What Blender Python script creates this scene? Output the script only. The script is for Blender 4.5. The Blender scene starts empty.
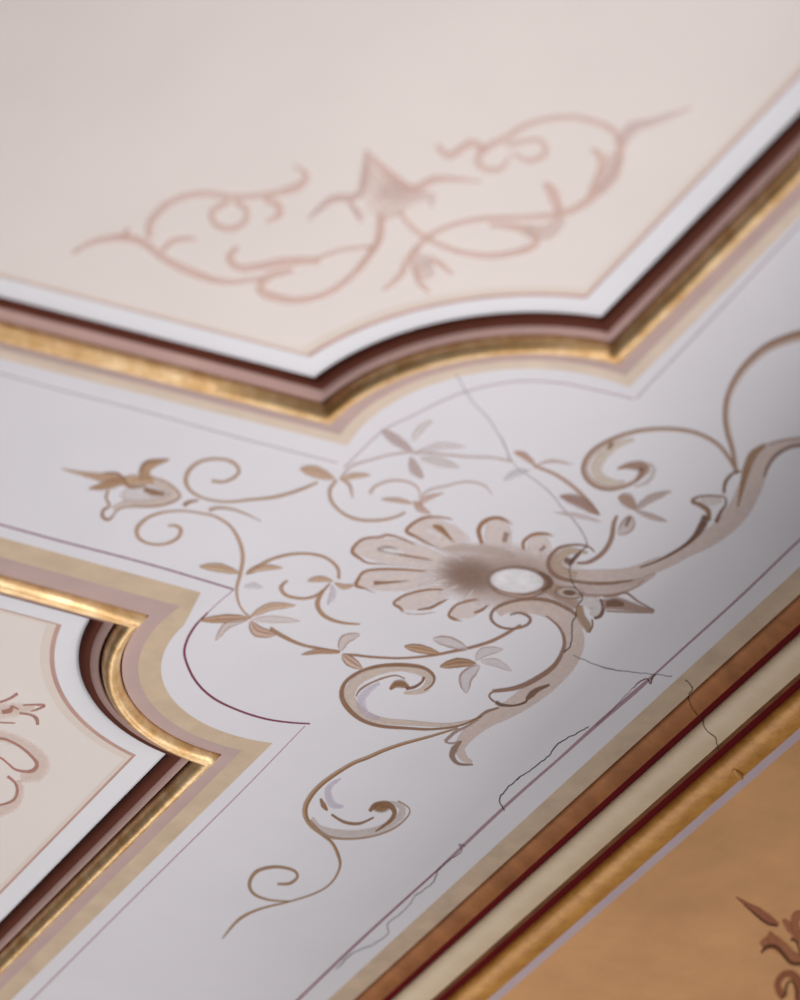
import bpy, math, random
from mathutils import Vector
from mathutils.bvhtree import BVHTree
random.seed(4)
SC = bpy.context.scene
COL = SC.collection

# ------------------------------------------------------------------ camera geometry
FPX = 4570.0          # focal length in pixels (800 x 1000 frame)
DIST = 4.0            # metres from lens to ceiling along the axis
H = 3.8               # ceiling height
a = Vector((1.0, .272, .4865))
b = Vector((-1.0, 1.04, (1 - .272*1.04)/.4865))
A_, B_ = a.normalized(), b.normalized()
N_ = A_.cross(B_)
def W(v): return Vector((v.dot(A_), v.dot(B_), v.dot(N_)))     # lens frame -> room frame
RIGHT, DOWN, FWD = W(Vector((1,0,0))), W(Vector((0,1,0))), W(Vector((0,0,1)))
CAM = Vector((0,0,H)) - DIST*FWD
def U(px, py, d=0.0):
    """point of the ceiling (d metres below its face) seen at px,py of the survey photograph"""
    r = FWD + RIGHT*((px-400)/FPX) + DOWN*((py-500)/FPX)
    t = (H - d - CAM.z)/r.z
    return CAM + r*t

# ------------------------------------------------------------------ colours and materials
def lin(c):
    return tuple((x/255/12.92) if x/255 <= .04045 else (((x/255)+.055)/1.055)**2.4 for x in c)
G = 1.22
def warm(c):
    return (c[0]*1.0, c[1]*.965, c[2]*.95) if c[0]-c[2] > 30 else c
def alb(c): return tuple(min(.93, x*G) for x in lin(c))

def newmat(name):
    m = bpy.data.materials.new(name); m.use_nodes = True
    nt = m.node_tree; bs = nt.nodes['Principled BSDF']
    return m, nt, bs
def noise(nt, scale, detail=4, rough=.6, coord='Object'):
    tc = nt.nodes.new('ShaderNodeTexCoord'); n = nt.nodes.new('ShaderNodeTexNoise')
    n.inputs['Scale'].default_value = scale; n.inputs['Detail'].default_value = detail
    n.inputs['Roughness'].default_value = rough
    nt.links.new(tc.outputs[coord], n.inputs['Vector']); return n
def ramp(nt, src, stops):
    r = nt.nodes.new('ShaderNodeValToRGB'); e = r.color_ramp.elements
    e[0].position, e[0].color = stops[0][0], (*stops[0][1], 1)
    e[1].position, e[1].color = stops[1][0], (*stops[1][1], 1)
    for p, c in stops[2:]:
        k = e.new(p); k.color = (*c, 1)
    nt.links.new(src, r.inputs['Fac']); return r
def bump(nt, bs, n, strength, dist=.001):
    bp = nt.nodes.new('ShaderNodeBump'); bp.inputs['Strength'].default_value = strength
    bp.inputs['Distance'].default_value = dist
    nt.links.new(n.outputs['Fac'], bp.inputs['Height']); nt.links.new(bp.outputs['Normal'], bs.inputs['Normal'])
def plaster(name, c, var=.05, rough=.75, scale=6, bmp=.25, fine=60, spec=.3):
    m, nt, bs = newmat(name)
    n = noise(nt, scale, 6); base = c if isinstance(c[0], float) else alb(c)
    lo = tuple(x*(1-var) for x in base); hi = tuple(min(.95, x*(1+var*.6)) for x in base)
    r = ramp(nt, n.outputs['Fac'], [(.3, lo), (.7, hi)])
    nt.links.new(r.outputs['Color'], bs.inputs['Base Color'])
    bs.inputs['Roughness'].default_value = rough
    bs.inputs['Specular IOR Level'].default_value = spec
    f = noise(nt, fine, 5); bump(nt, bs, f, bmp)
    return m
def gilt(name, c_lo, c_hi, metal=.85, rough=.33, bmp=.5):
    m, nt, bs = newmat(name)
    n = noise(nt, 40, 6, .7)
    r = ramp(nt, n.outputs['Fac'], [(.35, c_lo), (.65, c_hi)])
    nt.links.new(r.outputs['Color'], bs.inputs['Base Color'])
    bs.inputs['Metallic'].default_value = metal; bs.inputs['Roughness'].default_value = rough
    f = noise(nt, 90, 4, .6); bump(nt, bs, f, bmp, .0012)
    return m
M = {}
M['frieze'] = plaster('frieze_plaster', (213,209,214), .035)
M['cream'] = plaster('cream_panel_plaster', (224,213,208), .03)
M['border_white'] = plaster('white_border_paint', (222,220,224), .03)
M['beige'] = plaster('beige_band_paint', (197,174,149), .14, scale=25)
M['beige_pale'] = plaster('pale_beige_band_paint', (208,189,172), .08, scale=25)
M['mauve'] = plaster('mauve_band_paint', (180,155,150), .08, scale=20)
M['mauve_fillet'] = plaster('mauve_fillet_paint', (184,150,143), .08, .6, scale=20, spec=.2)
M['cove'] = plaster('cove_shade_paint', (92,48,36), .12, .75, scale=20, spec=.12)  # mauve cove darkened to brown, its shade put into the colour
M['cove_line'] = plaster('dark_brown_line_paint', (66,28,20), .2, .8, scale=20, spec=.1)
M['wash'] = plaster('cream_wash_paint', (218,204,194), .04)
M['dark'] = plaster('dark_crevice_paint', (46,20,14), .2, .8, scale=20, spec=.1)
M['rose'] = plaster('rose_line_paint', (188,150,140), .12, scale=30)
M['gold'] = gilt('gilding', (.64,.35,.12), (.95,.68,.38), .5, .38)
M['gold_dark'] = gilt('old_orange_gilding', (.60,.25,.04), (.84,.40,.08), .12, .45, .8)
M['cornice_beige'] = plaster('cornice_beige_paint', (196,172,148), .16, scale=30, bmp=.5)
M['cornice_brown'] = plaster('cornice_ochre_paint', (182,120,76), .3, .6, scale=30, bmp=.5, spec=.15)
M['crimson'] = plaster('crimson_paint', (98,14,18), .15, .8, scale=30, spec=.08)
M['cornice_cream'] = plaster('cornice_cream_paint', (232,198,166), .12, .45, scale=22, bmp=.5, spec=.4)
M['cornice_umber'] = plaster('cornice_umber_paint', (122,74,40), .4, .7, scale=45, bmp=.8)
M['lavender'] = plaster('lavender_paint', (196,176,182), .06, scale=20)
M['tan'] = plaster('tan_panel_plaster', (218,163,111), .16, .7, scale=9, bmp=.6, fine=30)

# paint: pigment and coverage live on the brush stroke itself
def paint_mat():
    m, nt, bs = newmat('brushed_pigment')
    at = nt.nodes.new('ShaderNodeAttribute'); at.attribute_name = 'paint'
    n = noise(nt, 160, 5, .7)
    mr = nt.nodes.new('ShaderNodeMapRange'); mr.inputs[1].default_value = .3; mr.inputs[2].default_value = .7
    mr.inputs[3].default_value = .90; mr.inputs[4].default_value = 1.07
    nt.links.new(n.outputs['Fac'], mr.inputs[0])
    mx = nt.nodes.new('ShaderNodeVectorMath'); mx.operation = 'SCALE'
    nt.links.new(at.outputs['Color'], mx.inputs[0]); nt.links.new(mr.outputs[0], mx.inputs['Scale'])
    nt.links.new(mx.outputs[0], bs.inputs['Base Color'])
    n2 = noise(nt, 70, 4, .7)
    mr2 = nt.nodes.new('ShaderNodeMapRange'); mr2.inputs[1].default_value = .3; mr2.inputs[2].default_value = .65
    mr2.inputs[3].default_value = .80; mr2.inputs[4].default_value = 1.0
    nt.links.new(n2.outputs['Fac'], mr2.inputs[0])
    mu = nt.nodes.new('ShaderNodeMath'); mu.operation = 'MULTIPLY'; mu.use_clamp = True
    nt.links.new(at.outputs['Alpha'], mu.inputs[0]); nt.links.new(mr2.outputs[0], mu.inputs[1])
    nt.links.new(mu.outputs[0], bs.inputs['Alpha'])
    bs.inputs['Roughness'].default_value = .7; bs.inputs['Specular IOR Level'].default_value = .25
    return m
PAINT = paint_mat()

# ------------------------------------------------------------------ object helpers
def mesh_obj(name, verts, faces, mat, parent=None, smooth=False, colors=None):
    me = bpy.data.meshes.new(name); me.from_pydata([tuple(v) for v in verts], [], faces)
    me.materials.append(mat); me.update()
    # every face looks down into the room unless it is a moulding
    if smooth:
        for p in me.polygons: p.use_smooth = True
    if colors:
        ca = me.color_attributes.new('paint', 'FLOAT_COLOR', 'POINT')
        for i, c in enumerate(colors): ca.data[i].color = c
    o = bpy.data.objects.new(name, me); COL.objects.link(o)
    if parent:
        o.parent = parent; o.location = (0,0,0)
        off = Vector((0,0,0)); q = parent
        while q: off += q.location; q = q.parent
        for v in me.vertices: v.co = v.co - off
    return o
def thing(name, loc, label, cat, group=None):
    o = bpy.data.objects.new(name, None); COL.objects.link(o); o.location = loc
    o.empty_display_size = .05
    o['label'] = label; o['category'] = cat
    if group: o['group'] = group
    return o
def struct(o):
    o['kind'] = 'structure'; return o

# ------------------------------------------------------------------ brush strokes
def T(x0, y0, s, pts): return [(x0+x/s, y0+y/s) for x, y in pts]
def catmull(pts, vals, n=7):
    P = [pts[0]]+list(pts)+[pts[-1]]; V = [vals[0]]+list(vals)+[vals[-1]]
    op, ov = [], []
    for i in range(1, len(P)-2):
        for k in range(n):
            t = k/n; t2, t3 = t*t, t*t*t
            f = lambda p0,p1,p2,p3: .5*((2*p1)+(-p0+p2)*t+(2*p0-5*p1+4*p2-p3)*t2+(-p0+3*p1-3*p2+p3)*t3)
            op.append((f(P[i-1][0],P[i][0],P[i+1][0],P[i+2][0]), f(P[i-1][1],P[i][1],P[i+1][1],P[i+2][1])))
            ov.append(V[i]*(1-t)+V[i+1]*t)
    op.append(pts[-1]); ov.append(vals[-1])
    return op, ov
BR = (160,128,98); BRD = (118,84,62); BRP = (178,148,126); MV = (190,170,168); PALE = (206,194,190); GOLDB = (160,126,86)
PINK = (206,178,170)
def prof_line(c, al=.9): return [(-1,c,0),(-.55,c,al),(.55,c,al),(1,c,0)]
def prof_soft(c, al=.8): return [(-1,c,0),(-.7,c,al*.55),(-.3,c,al),(.3,c,al),(.7,c,al*.55),(1,c,0)]
def prof_flat(c, al=.9): return [(-1,c,0),(-.86,c,al*.8),(-.6,c,al),(.6,c,al),(.86,c,al*.8),(1,c,0)]
def prof_leaf(ce, ci, al=.85):
    ce=tuple(x*.9 for x in ce); ci=tuple(min(230,x*1.08) for x in ci)
    return [(-1,ce,0),(-.8,ce,al),(-.5,ci,al*.9),(.0,ce,al*.9),(.15,ci,al*.8),(.5,ci,al*.8),(.8,ce,al),(1,ce,0)]
def prof_open(ce, ci, al=.85, ai=.35): return [(-1,ce,0),(-.82,ce,al),(-.55,ci,ai),(0,ci,ai),(.55,ci,ai),(.82,ce,al),(1,ce,0)]
def prof_two(cl, cr, al=.9, ar=.6): return [(-1,cl,0),(-.75,cl,al),(-.1,cl,al),(.25,cr,ar),(.75,cr,ar),(1,cr,0)]
NS = 0
def stroke(name, parent, pts, widths, prof, layer=0, base=0.0, n=7, wig=0, fade=(0,0), onto=None):
    if not isinstance(widths, (list, tuple)): widths = [widths]*len(pts)
    if len(widths) != len(pts):       # resample
        w2 = []
        for i in range(len(pts)):
            t = i/(len(pts)-1)*(len(widths)-1); k = min(int(t), len(widths)-2); w2.append(widths[k]*(1-(t-k))+widths[k+1]*(t-k))
        widths = w2
    if prof[0][0]==-1 and len(prof)==4: widths=[x*1.12+.25 for x in widths]
    cp, cw = catmull(pts, widths, n)
    if wig: cp = [(x+random.uniform(-wig,wig), y+random.uniform(-wig,wig)) for x,y in cp]
    verts, cols, faces = [], [], []
    m = len(prof); L = len(cp)
    global NS
    NS += 1
    d = base + .00005 + .00002*layer + NS*1.5e-6
    for i,(x,y) in enumerate(cp):
        x0,y0 = cp[max(0,i-1)]; x1,y1 = cp[min(L-1,i+1)]
        tx,ty = x1-x0, y1-y0; l = math.hypot(tx,ty) or 1
        nx,ny = -ty/l, tx/l
        f = 1.0; t = i/(L-1)
        if fade[0] and t < fade[0]: f = t/fade[0]
        if fade[1] and t > 1-fade[1]: f = (1-t)/fade[1]
        for u,c,al in prof:
            qx, qy = x+nx*u*cw[i]/2, y+ny*u*cw[i]/2
            verts.append(onto(qx,qy,d) if onto else U(qx,qy,d))
            cols.append((*alb(warm(c)), al*f))
    for i in range(L-1):
        for j in range(m-1):
            p = i*m+j; faces.append((p,p+1,p+m+1,p+m))
    return mesh_obj(name, verts, faces, PAINT, parent, colors=cols)
def blob(name, parent, cx, cy, rx, ry, rings, rot=0, layer=0, base=0.0, seg=28, lump=0):
    """rings: (radius fraction, colour, coverage) from centre outwards"""
    verts, cols, faces = [U(cx,cy,base+.00006+.00002*layer)], [(*alb(rings[0][1]), rings[0][2])], []
    lm = [1+random.uniform(-lump,lump) for _ in range(seg)]
    for r,c,al in rings[1:]:
        for k in range(seg):
            t = 2*math.pi*k/seg; x,y = rx*r*math.cos(t)*lm[k], ry*r*math.sin(t)*lm[k]
            verts.append(U(cx+x*math.cos(rot)-y*math.sin(rot), cy+x*math.sin(rot)+y*math.cos(rot), base+.00006+.00002*layer))
            cols.append((*alb(c), al))
    for k in range(seg):
        faces.append((0,1+k,1+(k+1)%seg))
    for q in range(len(rings)-2):
        for k in range(seg):
            p=1+q*seg+k; p2=1+q*seg+(k+1)%seg; faces.append((p,p+seg,p2+seg,p2))
    return mesh_obj(name, verts, faces, PAINT, parent, colors=cols)

# ------------------------------------------------------------------ mouldings
FAR = 1.3
def v2(p): return Vector((p.x, p.y))
def circum(p, q, r):
    ax,ay,bx,by,cx,cy = p.x,p.y,q.x,q.y,r.x,r.y
    D = 2*(ax*(by-cy)+bx*(cy-ay)+cx*(ay-by))
    ux = ((ax*ax+ay*ay)*(by-cy)+(bx*bx+by*by)*(cy-ay)+(cx*cx+cy*cy)*(ay-by))/D
    uy = ((ax*ax+ay*ay)*(cx-bx)+(bx*bx+by*by)*(ax-cx)+(cx*cx+cy*cy)*(bx-ax))/D
    c = Vector((ux,uy)); return c, (p-c).length
class Outline:
    """two straight runs joined by a scooped corner; at(r) gives the line r metres further into the panel"""
    def __init__(s, A0, K1, mid, K2, B1, inside):
        s.A0,s.K1,s.K2,s.B1 = [v2(U(*p)) for p in (A0,K1,K2,B1)]
        s.c, s.R = circum(s.K1, v2(U(*mid)), s.K2); s.inside = v2(U(*inside))
    def _off(s, p, q, r):
        d = (q-p).normalized(); n = Vector((-d.y,d.x))
        if (s.inside-p).dot(n) < 0: n = -n
        return p+n*r, d
    def _hit(s, p, d, R, near):
        f = p-s.c; bq = f.dot(d); cq = f.dot(f)-R*R; disc = max(0,bq*bq-cq); q = math.sqrt(disc)
        c1, c2 = p+d*(-bq+q), p+d*(-bq-q)
        return c1 if (c1-near).length < (c2-near).length else c2
    def at(s, r, n=40, ra=None, rb=None):
        r = r - .0315
        ra = r if ra is None else ra-.0315
        rb = r if rb is None else rb-.0315
        R = s.R+r
        p1,d1 = s._off(s.K1, s.A0, ra); p2,d2 = s._off(s.K2, s.B1, rb)
        k1 = s._hit(p1,d1,R,p1); k2 = s._hit(p2,d2,R,p2)
        a1 = math.atan2(k1.y-s.c.y,k1.x-s.c.x); a2 = math.atan2(k2.y-s.c.y,k2.x-s.c.x)
        da = (a2-a1+math.pi)%(2*math.pi)-math.pi
        arc = [s.c+Vector((math.cos(a1+da*i/n),math.sin(a1+da*i/n)))*R for i in range(n+1)]
        arc[0], arc[-1] = k1, k2
        L1 = [k1+d1*FAR*(1-i/12) for i in range(12)]
        L2 = [k2+d2*FAR*((i+1)/12) for i in range(12)]
        return L1+arc+L2
def sweep(name, parent, path, prof, mat, smooth=True):
    """prof: (r, d) with d metres below the ceiling face, or (r, d, r on first run, r on last run)"""
    rows = [path(q[0]) if len(q)==2 else path(q[0], ra=q[2], rb=q[3]) for q in prof]; m = len(rows[0]); verts=[]; faces=[]
    for (r,d,*_),row in zip(prof,rows):
        verts += [Vector((p.x,p.y,H-d)) for p in row]
    for i in range(len(prof)-1):
        for k in range(m-1):
            q=i*m+k; faces.append((q,q+1,q+m+1,q+m))
    return mesh_obj(name, verts, faces, mat, parent, smooth)
def halfround(r0, r1, d0, d1, hgt, n=12):
    out=[]
    for i in range(n+1):
        t=math.pi*i/n; u=(1-math.cos(t))/2
        out.append((r0+(r1-r0)*u, d0+(d1-d0)*u+hgt*math.sin(t)))
    return out
mm=.001
def mk(vals): return [(x*mm,y*mm) for x,y in vals]

def panel(outl, label, field_label_pt, ends, outer, mid, bm='beige', tip=None):
    t = thing('panel_moulding', U(*field_label_pt), label, 'moulding', None)
    P = outl.at
    def band(nm, o, i, d, m):
        rows = [P(o[1]*mm, ra=o[0]*mm, rb=o[2]*mm), P(i[1]*mm, ra=i[0]*mm, rb=i[2]*mm)]
        if tip and o is outer:      # the hand-painted band ends in a blunter tip at this corner
            w = rows[0]; k = next(i for i in range(13, 53) if (w[i]-w[12]).length > .052)
            t0 = v2(U(*tip))
            for i in range(12, k): w[i] = t0.lerp(w[k], (i-12)/(k-12))
            k1 = w[0]
            for i in range(1, 12): w[i] = k1.lerp(t0, i/12)
        n = len(rows[0]); vs = [Vector((p.x,p.y,H-d*mm)) for r in rows for p in r]
        return mesh_obj(nm, vs, [(k,k+1,k+n+1,k+n) for k in range(n-1)], m, t)
    band('beige_band', outer, mid, .05, M[bm])
    band('mauve_band', mid, (31,31,31), .07, M['mauve'])
    sweep('mauve_lip', t, P, mk([(31,.07),(31.2,-5)]), M['mauve'], False)
    sweep('crevice', t, P, mk([(31.2,-5),(50,-5),(52.5,-5)]), M['dark'], False)
    sweep('gilded_bead', t, P, [(r,d) for r,d in halfround(.0325,.0498,-.003,-.003,.0128)], M['gold'])
    def q4(r,d,ra,rb): return (r*mm, d*mm, ra*mm, rb*mm)
    sweep('fillet', t, P, [q4(52.3,-6,52.3,52.3),q4(52.4,-1.6,52.4,52.4),q4(53,-1.0,53,53),q4(56,-1.6,57,55.5),q4(59.5,-3.2,63,58.5),q4(60.5,-4.2,65,59.5)], M['mauve_fillet'])
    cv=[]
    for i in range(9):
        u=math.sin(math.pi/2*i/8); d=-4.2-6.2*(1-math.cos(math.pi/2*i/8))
        cv.append(q4(60.5+9.5*u, d, 65+5*u, 59.5+10.5*u))  # painted shade kept narrower on the first run, wider on the last
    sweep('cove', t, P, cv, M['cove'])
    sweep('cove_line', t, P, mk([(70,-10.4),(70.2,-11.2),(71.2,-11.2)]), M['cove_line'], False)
    sweep('white_border', t, P, mk([(70.8,-11),(97,-11)]), M['border_white'], False)
    sweep('painted_border_line', t, P, [q4(93,-10.9,96,95.5),q4(97.5,-10.9,98,98.6)], M['rose'], False)
    sweep('painted_border_wash', t, P, [q4(97.5,-10.92,98,98.6),q4(106,-10.92,102,103)], M['wash'], False)
    row = P(.0965); verts=[Vector((p.x,p.y,H+.011)) for p in row]
    verts.append(Vector((*ends,H+.011)))
    f = mesh_obj('panel_field', verts, [tuple(range(len(verts)))], M['cream'], t)
    me=f.data
    import bmesh
    bm=bmesh.new(); bm.from_mesh(me); bmesh.ops.triangulate(bm, faces=bm.faces[:], quad_method='BEAUTY', ngon_method='EAR_CLIP'); bm.to_mesh(me); bm.free()
    return t
P1 = Outline((0,338),(332,422),(470,355.5),(620,362),(800,180),(400,150))
P2 = Outline((0,575),(148.5,615.5),(121.5,672),(221,754.5),(0,974.5),(20,700))
e1a, e1b = P1.at(.0965)[0], P1.at(.0965)[-1]
e2a, e2b = P2.at(.0965)[0], P2.at(.0965)[-1]
t1 = panel(P1, 'gilt and mauve moulding framing the large cream panel at the top, its scooped corner pointing down', (470,355), (e1a.x, e1b.y), (5,5,5), (17,17,17), 'beige_pale')
t2 = panel(P2, 'gilt and mauve moulding framing the cream panel at the lower left, its scooped corner pointing right', (160,700), (e2a.x, e2b.y), (-22,-5,-3), (5,16,17), 'beige', (201,592.5))

# ---- the cornice between frieze and tan ceiling field
q0, q1 = v2(U(380,977)), v2(U(800,595))
qd = (q1-q0).normalized(); qn = Vector((-qd.y,qd.x))
if qn.x < 0: qn = -qn
def cpath(s, n=30):
    o = q0+qn*s; mid=(q0+q1)/2-q0; c=o+mid
    return [c+qd*(-1.7+3.4*i/n) for i in range(n+1)]
tc = thing('cornice_moulding', U(600,790), 'broad straight cornice of cream, crimson and orange gilt ribs crossing the lower right', 'moulding')
sweep('beige_band', tc, cpath, mk([(-26,.06),(-1,.06),(-.9,-3)]), M['cornice_beige'], False)
sweep('ochre_cove', tc, cpath, mk([(1,-3),(1.2,.5),(4,1.6),(8,3.2),(13,7),(16.6,10.6)]), M['cornice_brown'])
sweep('crimson_fillet', tc, cpath, mk([(16.6,10.6),(17,10.0),(24.5,10.4),(24.8,11.5)]), M['crimson'], False)
sweep('dark_groove', tc, cpath, mk([(-.9,-3),(1,-3)]), M['dark'], False)
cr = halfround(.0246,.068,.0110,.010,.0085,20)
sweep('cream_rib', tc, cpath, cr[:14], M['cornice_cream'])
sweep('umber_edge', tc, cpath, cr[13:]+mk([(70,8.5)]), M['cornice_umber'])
sweep('crimson_groove', tc, cpath, mk([(70,8.5),(73,5.5),(80,5.5),(82,7)]), M['crimson'])
gr = sweep('gilded_rib', tc, cpath, halfround(.0815,.122,.0065,.003,.011,14), M['gold_dark'])
sweep('lavender_band', tc, cpath, mk([(121.5,3),(124,2),(137,2)]), M['lavender'], False)

# ---- ceiling (frieze) with openings for the panels, and the tan field beyond the cornice
import bmesh
def flat_poly(name, pts, z, mat):
    o = mesh_obj(name, [Vector((p.x,p.y,z)) for p in pts], [tuple(range(len(pts)))], mat)
    bm=bmesh.new(); bm.from_mesh(o.data); bmesh.ops.triangulate(bm, faces=bm.faces[:], quad_method='BEAUTY', ngon_method='EAR_CLIP'); bm.to_mesh(o.data); bm.free()
    return struct(o)
r1 = P1.at(.0309); r2 = P2.at(.0309)
c0 = cpath(-.003)
cs = sorted(c0, key=lambda p:p.y)

flat_poly('ceiling', r1 + [Vector((cs[0].x, r1[-1].y)), cs[0]] + [q0+qd*((r2[-1].y-q0.y)/qd.y)] + r2[::-1], H, M['frieze'])
cs2 = sorted(cpath(.136), key=lambda p:p.y)
flat_poly('ceiling_tan', [cs2[0], cs2[-1], Vector((cs2[-1].x+1.2, cs2[-1].y)), Vector((cs2[0].x+1.2, cs2[0].y))], H-.0019, M['tan'])
bpy.data.objects['ceiling_tan'].name = 'ceiling_side'

# ------------------------------------------------------------------ painted lines
def line_thing(label, pts_list, loc):
    t = thing('painted_line', U(*loc), label, 'painted line')
    for pts, w, c, al in pts_list: stroke('line_run', t, pts, w, prof_line(c, al), 1)
    return t
line_thing('thin faded mauve line on the white frieze following the moulding of the top panel',
  [([(-60,358),(0,373.5),(60,390),(150,413),(240,438),(338,463)], 1.8, (188,176,184), .6),
   ([(344,468),(362,450),(384,430),(412,416),(440,402),(470,390.5),(515,381.5),(560,383),(596,390),(634,399)], 1.7, (190,168,172), .75),
   ([(636,399),(644,390),(680,352),(730,299),(800,224),(850,170)], [1.3,1.6,1.7,1.9,2,2], (178,164,174), .7)], (515,381.5))
line_thing('thin crimson line on the white frieze outlining the lower left panel',
  [([(-40,514),(0,524.5),(60,541),(150,564.5),(234,589.5)], 1.9, (140,92,112), .85),
   (T(180,560,4,[(215,120),(160,165),(110,212)]), [1.2,1.2], (180,140,150), .6),
   (T(180,560,4,[(112,210),(60,265),(25,330),(20,390),(60,480),(130,550),(230,600),(340,635),(440,650),(520,655)]), [1.6,2.4,2.6,2.6,2.6,2.4,2.1,2,1.7,1.5], (122,46,74), .95),
   ([(305,726),(240,793),(140,892),(31.5,1000),(-20,1052)], [1,1.4,1.8,2], (188,150,160), .7)], (185,660))
line_thing('pinkish red line on the frieze running beside the broad cornice',
  [([(840,502),(788,551),(740,597),(686,646),(653,676)], [2.2,2.4,2], (160,122,136), .85),
   ([(654,675),(635,692),(600,722),(560,758),(520,793),(480,830),(438,870)], [2.4,4.4,4,2.6,3,3.4,2.6], (164,128,138), .8),
   ([(440,868),(400,904),(350,950),(300,998),(260,1036)], [2,2.2,2.6,2.6], (142,84,104), .9)], (560,758))

# ------------------------------------------------------------------ cracks
CK=(62,54,58)
def crack(label, runs, loc, onto=None):
    t = thing('plaster_crack', U(*loc), label, 'crack')
    for pts,w,c,al in runs: stroke('crack_run', t, pts, [x*.72 for x in w] if isinstance(w,list) else w*.72, prof_line(c,al*.9), 14, n=6, wig=.5, onto=onto)
crack('hairline crack running down from the top panel through the right end of the shell',
 [(T(440,220,3.333,[(55,515),(80,560),(115,615),(155,655),(190,705),(215,750),(235,800)]), [1,1.4,1.2,1.4,1.3,2.4,1], (150,140,145), .8),
  (T(440,420,4,[(270,140),(310,190),(370,235),(440,290),(480,340),(520,385),(570,450),(590,500)]), [.8,.9,1,1.2,1,1.3,1.5,2], (120,108,112), .75),
  (T(480,500,4.444,[(475,207),(440,235),(405,270),(400,330),(420,385),(455,430),(430,480),(425,520),(410,545),(405,640),(375,675)]), [2,1.6,1.2,1.2,1.3,1.5,1.7,2,1.8,1.6,2.2], CK, .9)], (573,600))
crack('faint hairline crack crossing the frieze from the lower scroll to the red line',
 [(T(560,550,3.333,[(45,352),(100,375),(160,395),(215,405),(300,413),(375,422)]), [.8,.9,1.7,.9,.8,1], (104,92,98), .8)], (610,670))
crack('rough rusty break in the red line where the faint crack meets it',
 [(T(560,550,3.333,[(318,412),(308,430),(300,445),(290,430),(265,440),(245,458)]), [1.2,2.4,2,1.4,1.6,1], (96,50,38), .9),
  (T(560,550,3.333,[(245,458),(200,505),(160,548),(120,585)]), 1, (110,60,74), .6)], (652,680))
crack('dark wandering crack leaving the red line and hooking back to it above the cornice',
 [(T(440,600,5,[(742,635),(690,665),(620,700),(575,735),(550,775),(500,815),(440,860),(380,900)]), [1,1.3,1.3,1.8,1.5,1.4,1.3,1.2], CK, .95),
  (T(380,760,5.714,[(800,98),(740,150),(690,210),(685,240),(712,290)]), [1.2,1.6,1.9,1.5,1.6], CK, .95)], (540,755))
crack('zigzag crack tangled with the red line near the bottom edge of the frieze',
 [(T(300,720,3.333,[(552,422),(530,415),(540,438),(500,465),(462,498),(450,530),(435,550),(385,585)]), [1,1.2,1,1.2,1.6,1.4,1,1], (92,58,72), .9),
  (T(300,720,3.333,[(385,585),(360,622),(330,650),(292,680),(292,715),(240,750),(180,775),(150,800),(120,832)]), [.9,1,.9,1.2,1,1.1,1,2.2,.8], (100,86,98), .85)], (400,905))
bv=[]; bfv=[]; 
for ch in tc.children:
    off=len(bv); bv += [v.co+tc.location for v in ch.data.vertices]; bfv += [[i+off for i in p.vertices] for p in ch.data.polygons]
BV = BVHTree.FromPolygons(bv,bfv)
def on_cornice(px,py,d):
    r=(FWD+RIGHT*((px-400)/FPX)+DOWN*((py-500)/FPX)).normalized()
    hit=BV.ray_cast(CAM,r)[0]
    return (hit-r*.0006) if hit else U(px,py,d)
kp = on_cornice(738,774,0)
kv=[];kf=[];ax=Vector((qd.x,qd.y,0)); bx=Vector((qn.x,qn.y,0))
for i in range(9):
    th=math.pi*i/8
    for k in range(12):
        ph=2*math.pi*k/12; rr=math.sin(th)
        kv.append(kp + (ax*.8+bx*.6)*(.0035*rr*math.cos(ph)) + (bx*.8-ax*.6)*(.012*math.cos(th)) + Vector((0,0,-1))*(.0022*rr*math.sin(ph)))
for i in range(8):
    for k in range(12): q=i*12+k; q2=i*12+(k+1)%12; kf.append((q,q2,q2+12,q+12))
mesh_obj('gilded_knot', kv, kf, M['gold_dark'], tc, True)
crack('crooked hairline crack cutting across the ribs of the broad cornice',
 [(T(640,660,5,[(225,98),(262,140),(240,185),(270,255),(308,295),(330,350),(375,388),(390,440),(400,468)]), [1,1.6,1,1.1,1.5,1,1.6,1,1], (70,42,28), .85)], (705,720), on_cornice)

# ------------------------------------------------------------------ shell
t = thing('shell_ornament', U(480,575), 'painted fluted scallop shell with a white oval eye at the middle of the frieze', 'painted ornament')
F1=lambda p:T(340,500,5,p); F2=lambda p:T(480,500,4.444,p); F6=lambda p:T(440,420,4,p)
SB=(150,124,112)
blob('shell_body', t, 508,577,88,36, [(0,(160,134,122),.8),(.35,(170,144,132),.75),(.6,(188,164,153),.65),(.8,(202,182,173),.45),(1,(210,196,190),0)], layer=2, rot=.08)
blob('shell_hollow', t, 468,575,37,22, [(0,(138,110,98),.9),(.3,(142,114,102),.8),(.6,(156,130,118),.5),(1,(184,162,152),0)], layer=5, rot=.15)
def lobe(fill, fw, outl, ow, mids=(), flush=None):
    l = stroke('shell_lobe', t, fill, [x*1.1 for x in fw], prof_flat((216,201,196),.85), 3, fade=(0,.25))
    stroke('lobe_outline', l, outl, ow, prof_line((156,114,80),.92), 6, fade=(.05,.2))
    for pts,w,c in mids: stroke('lobe_crease', l, pts, w, prof_line(c,.85), 6, fade=(.05,.25))
OL=(150,110,78)
lobe(F1([(70,240),(200,250),(350,272),(480,310),(570,345)]), [9,24,25,20,10], F1([(380,225),(300,190),(235,175),(200,185),(120,195),(75,228),(62,262),(100,292),(140,315),(220,322),(345,332)]), [1.4,2,2.6,2.4,2.4,3,3.6,3,1.8,1.4,1.2],
     [(F1([(360,282),(250,264),(190,247),(235,234),(300,248)]),[1.5,2.2],(158,140,138)),(F1([(215,248),(270,256),(330,262)]),[3,4,2],(226,222,224)),(F1([(285,272),(370,285),(470,302)]),[1.6,2.4,1.4],(160,124,100))])
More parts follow.
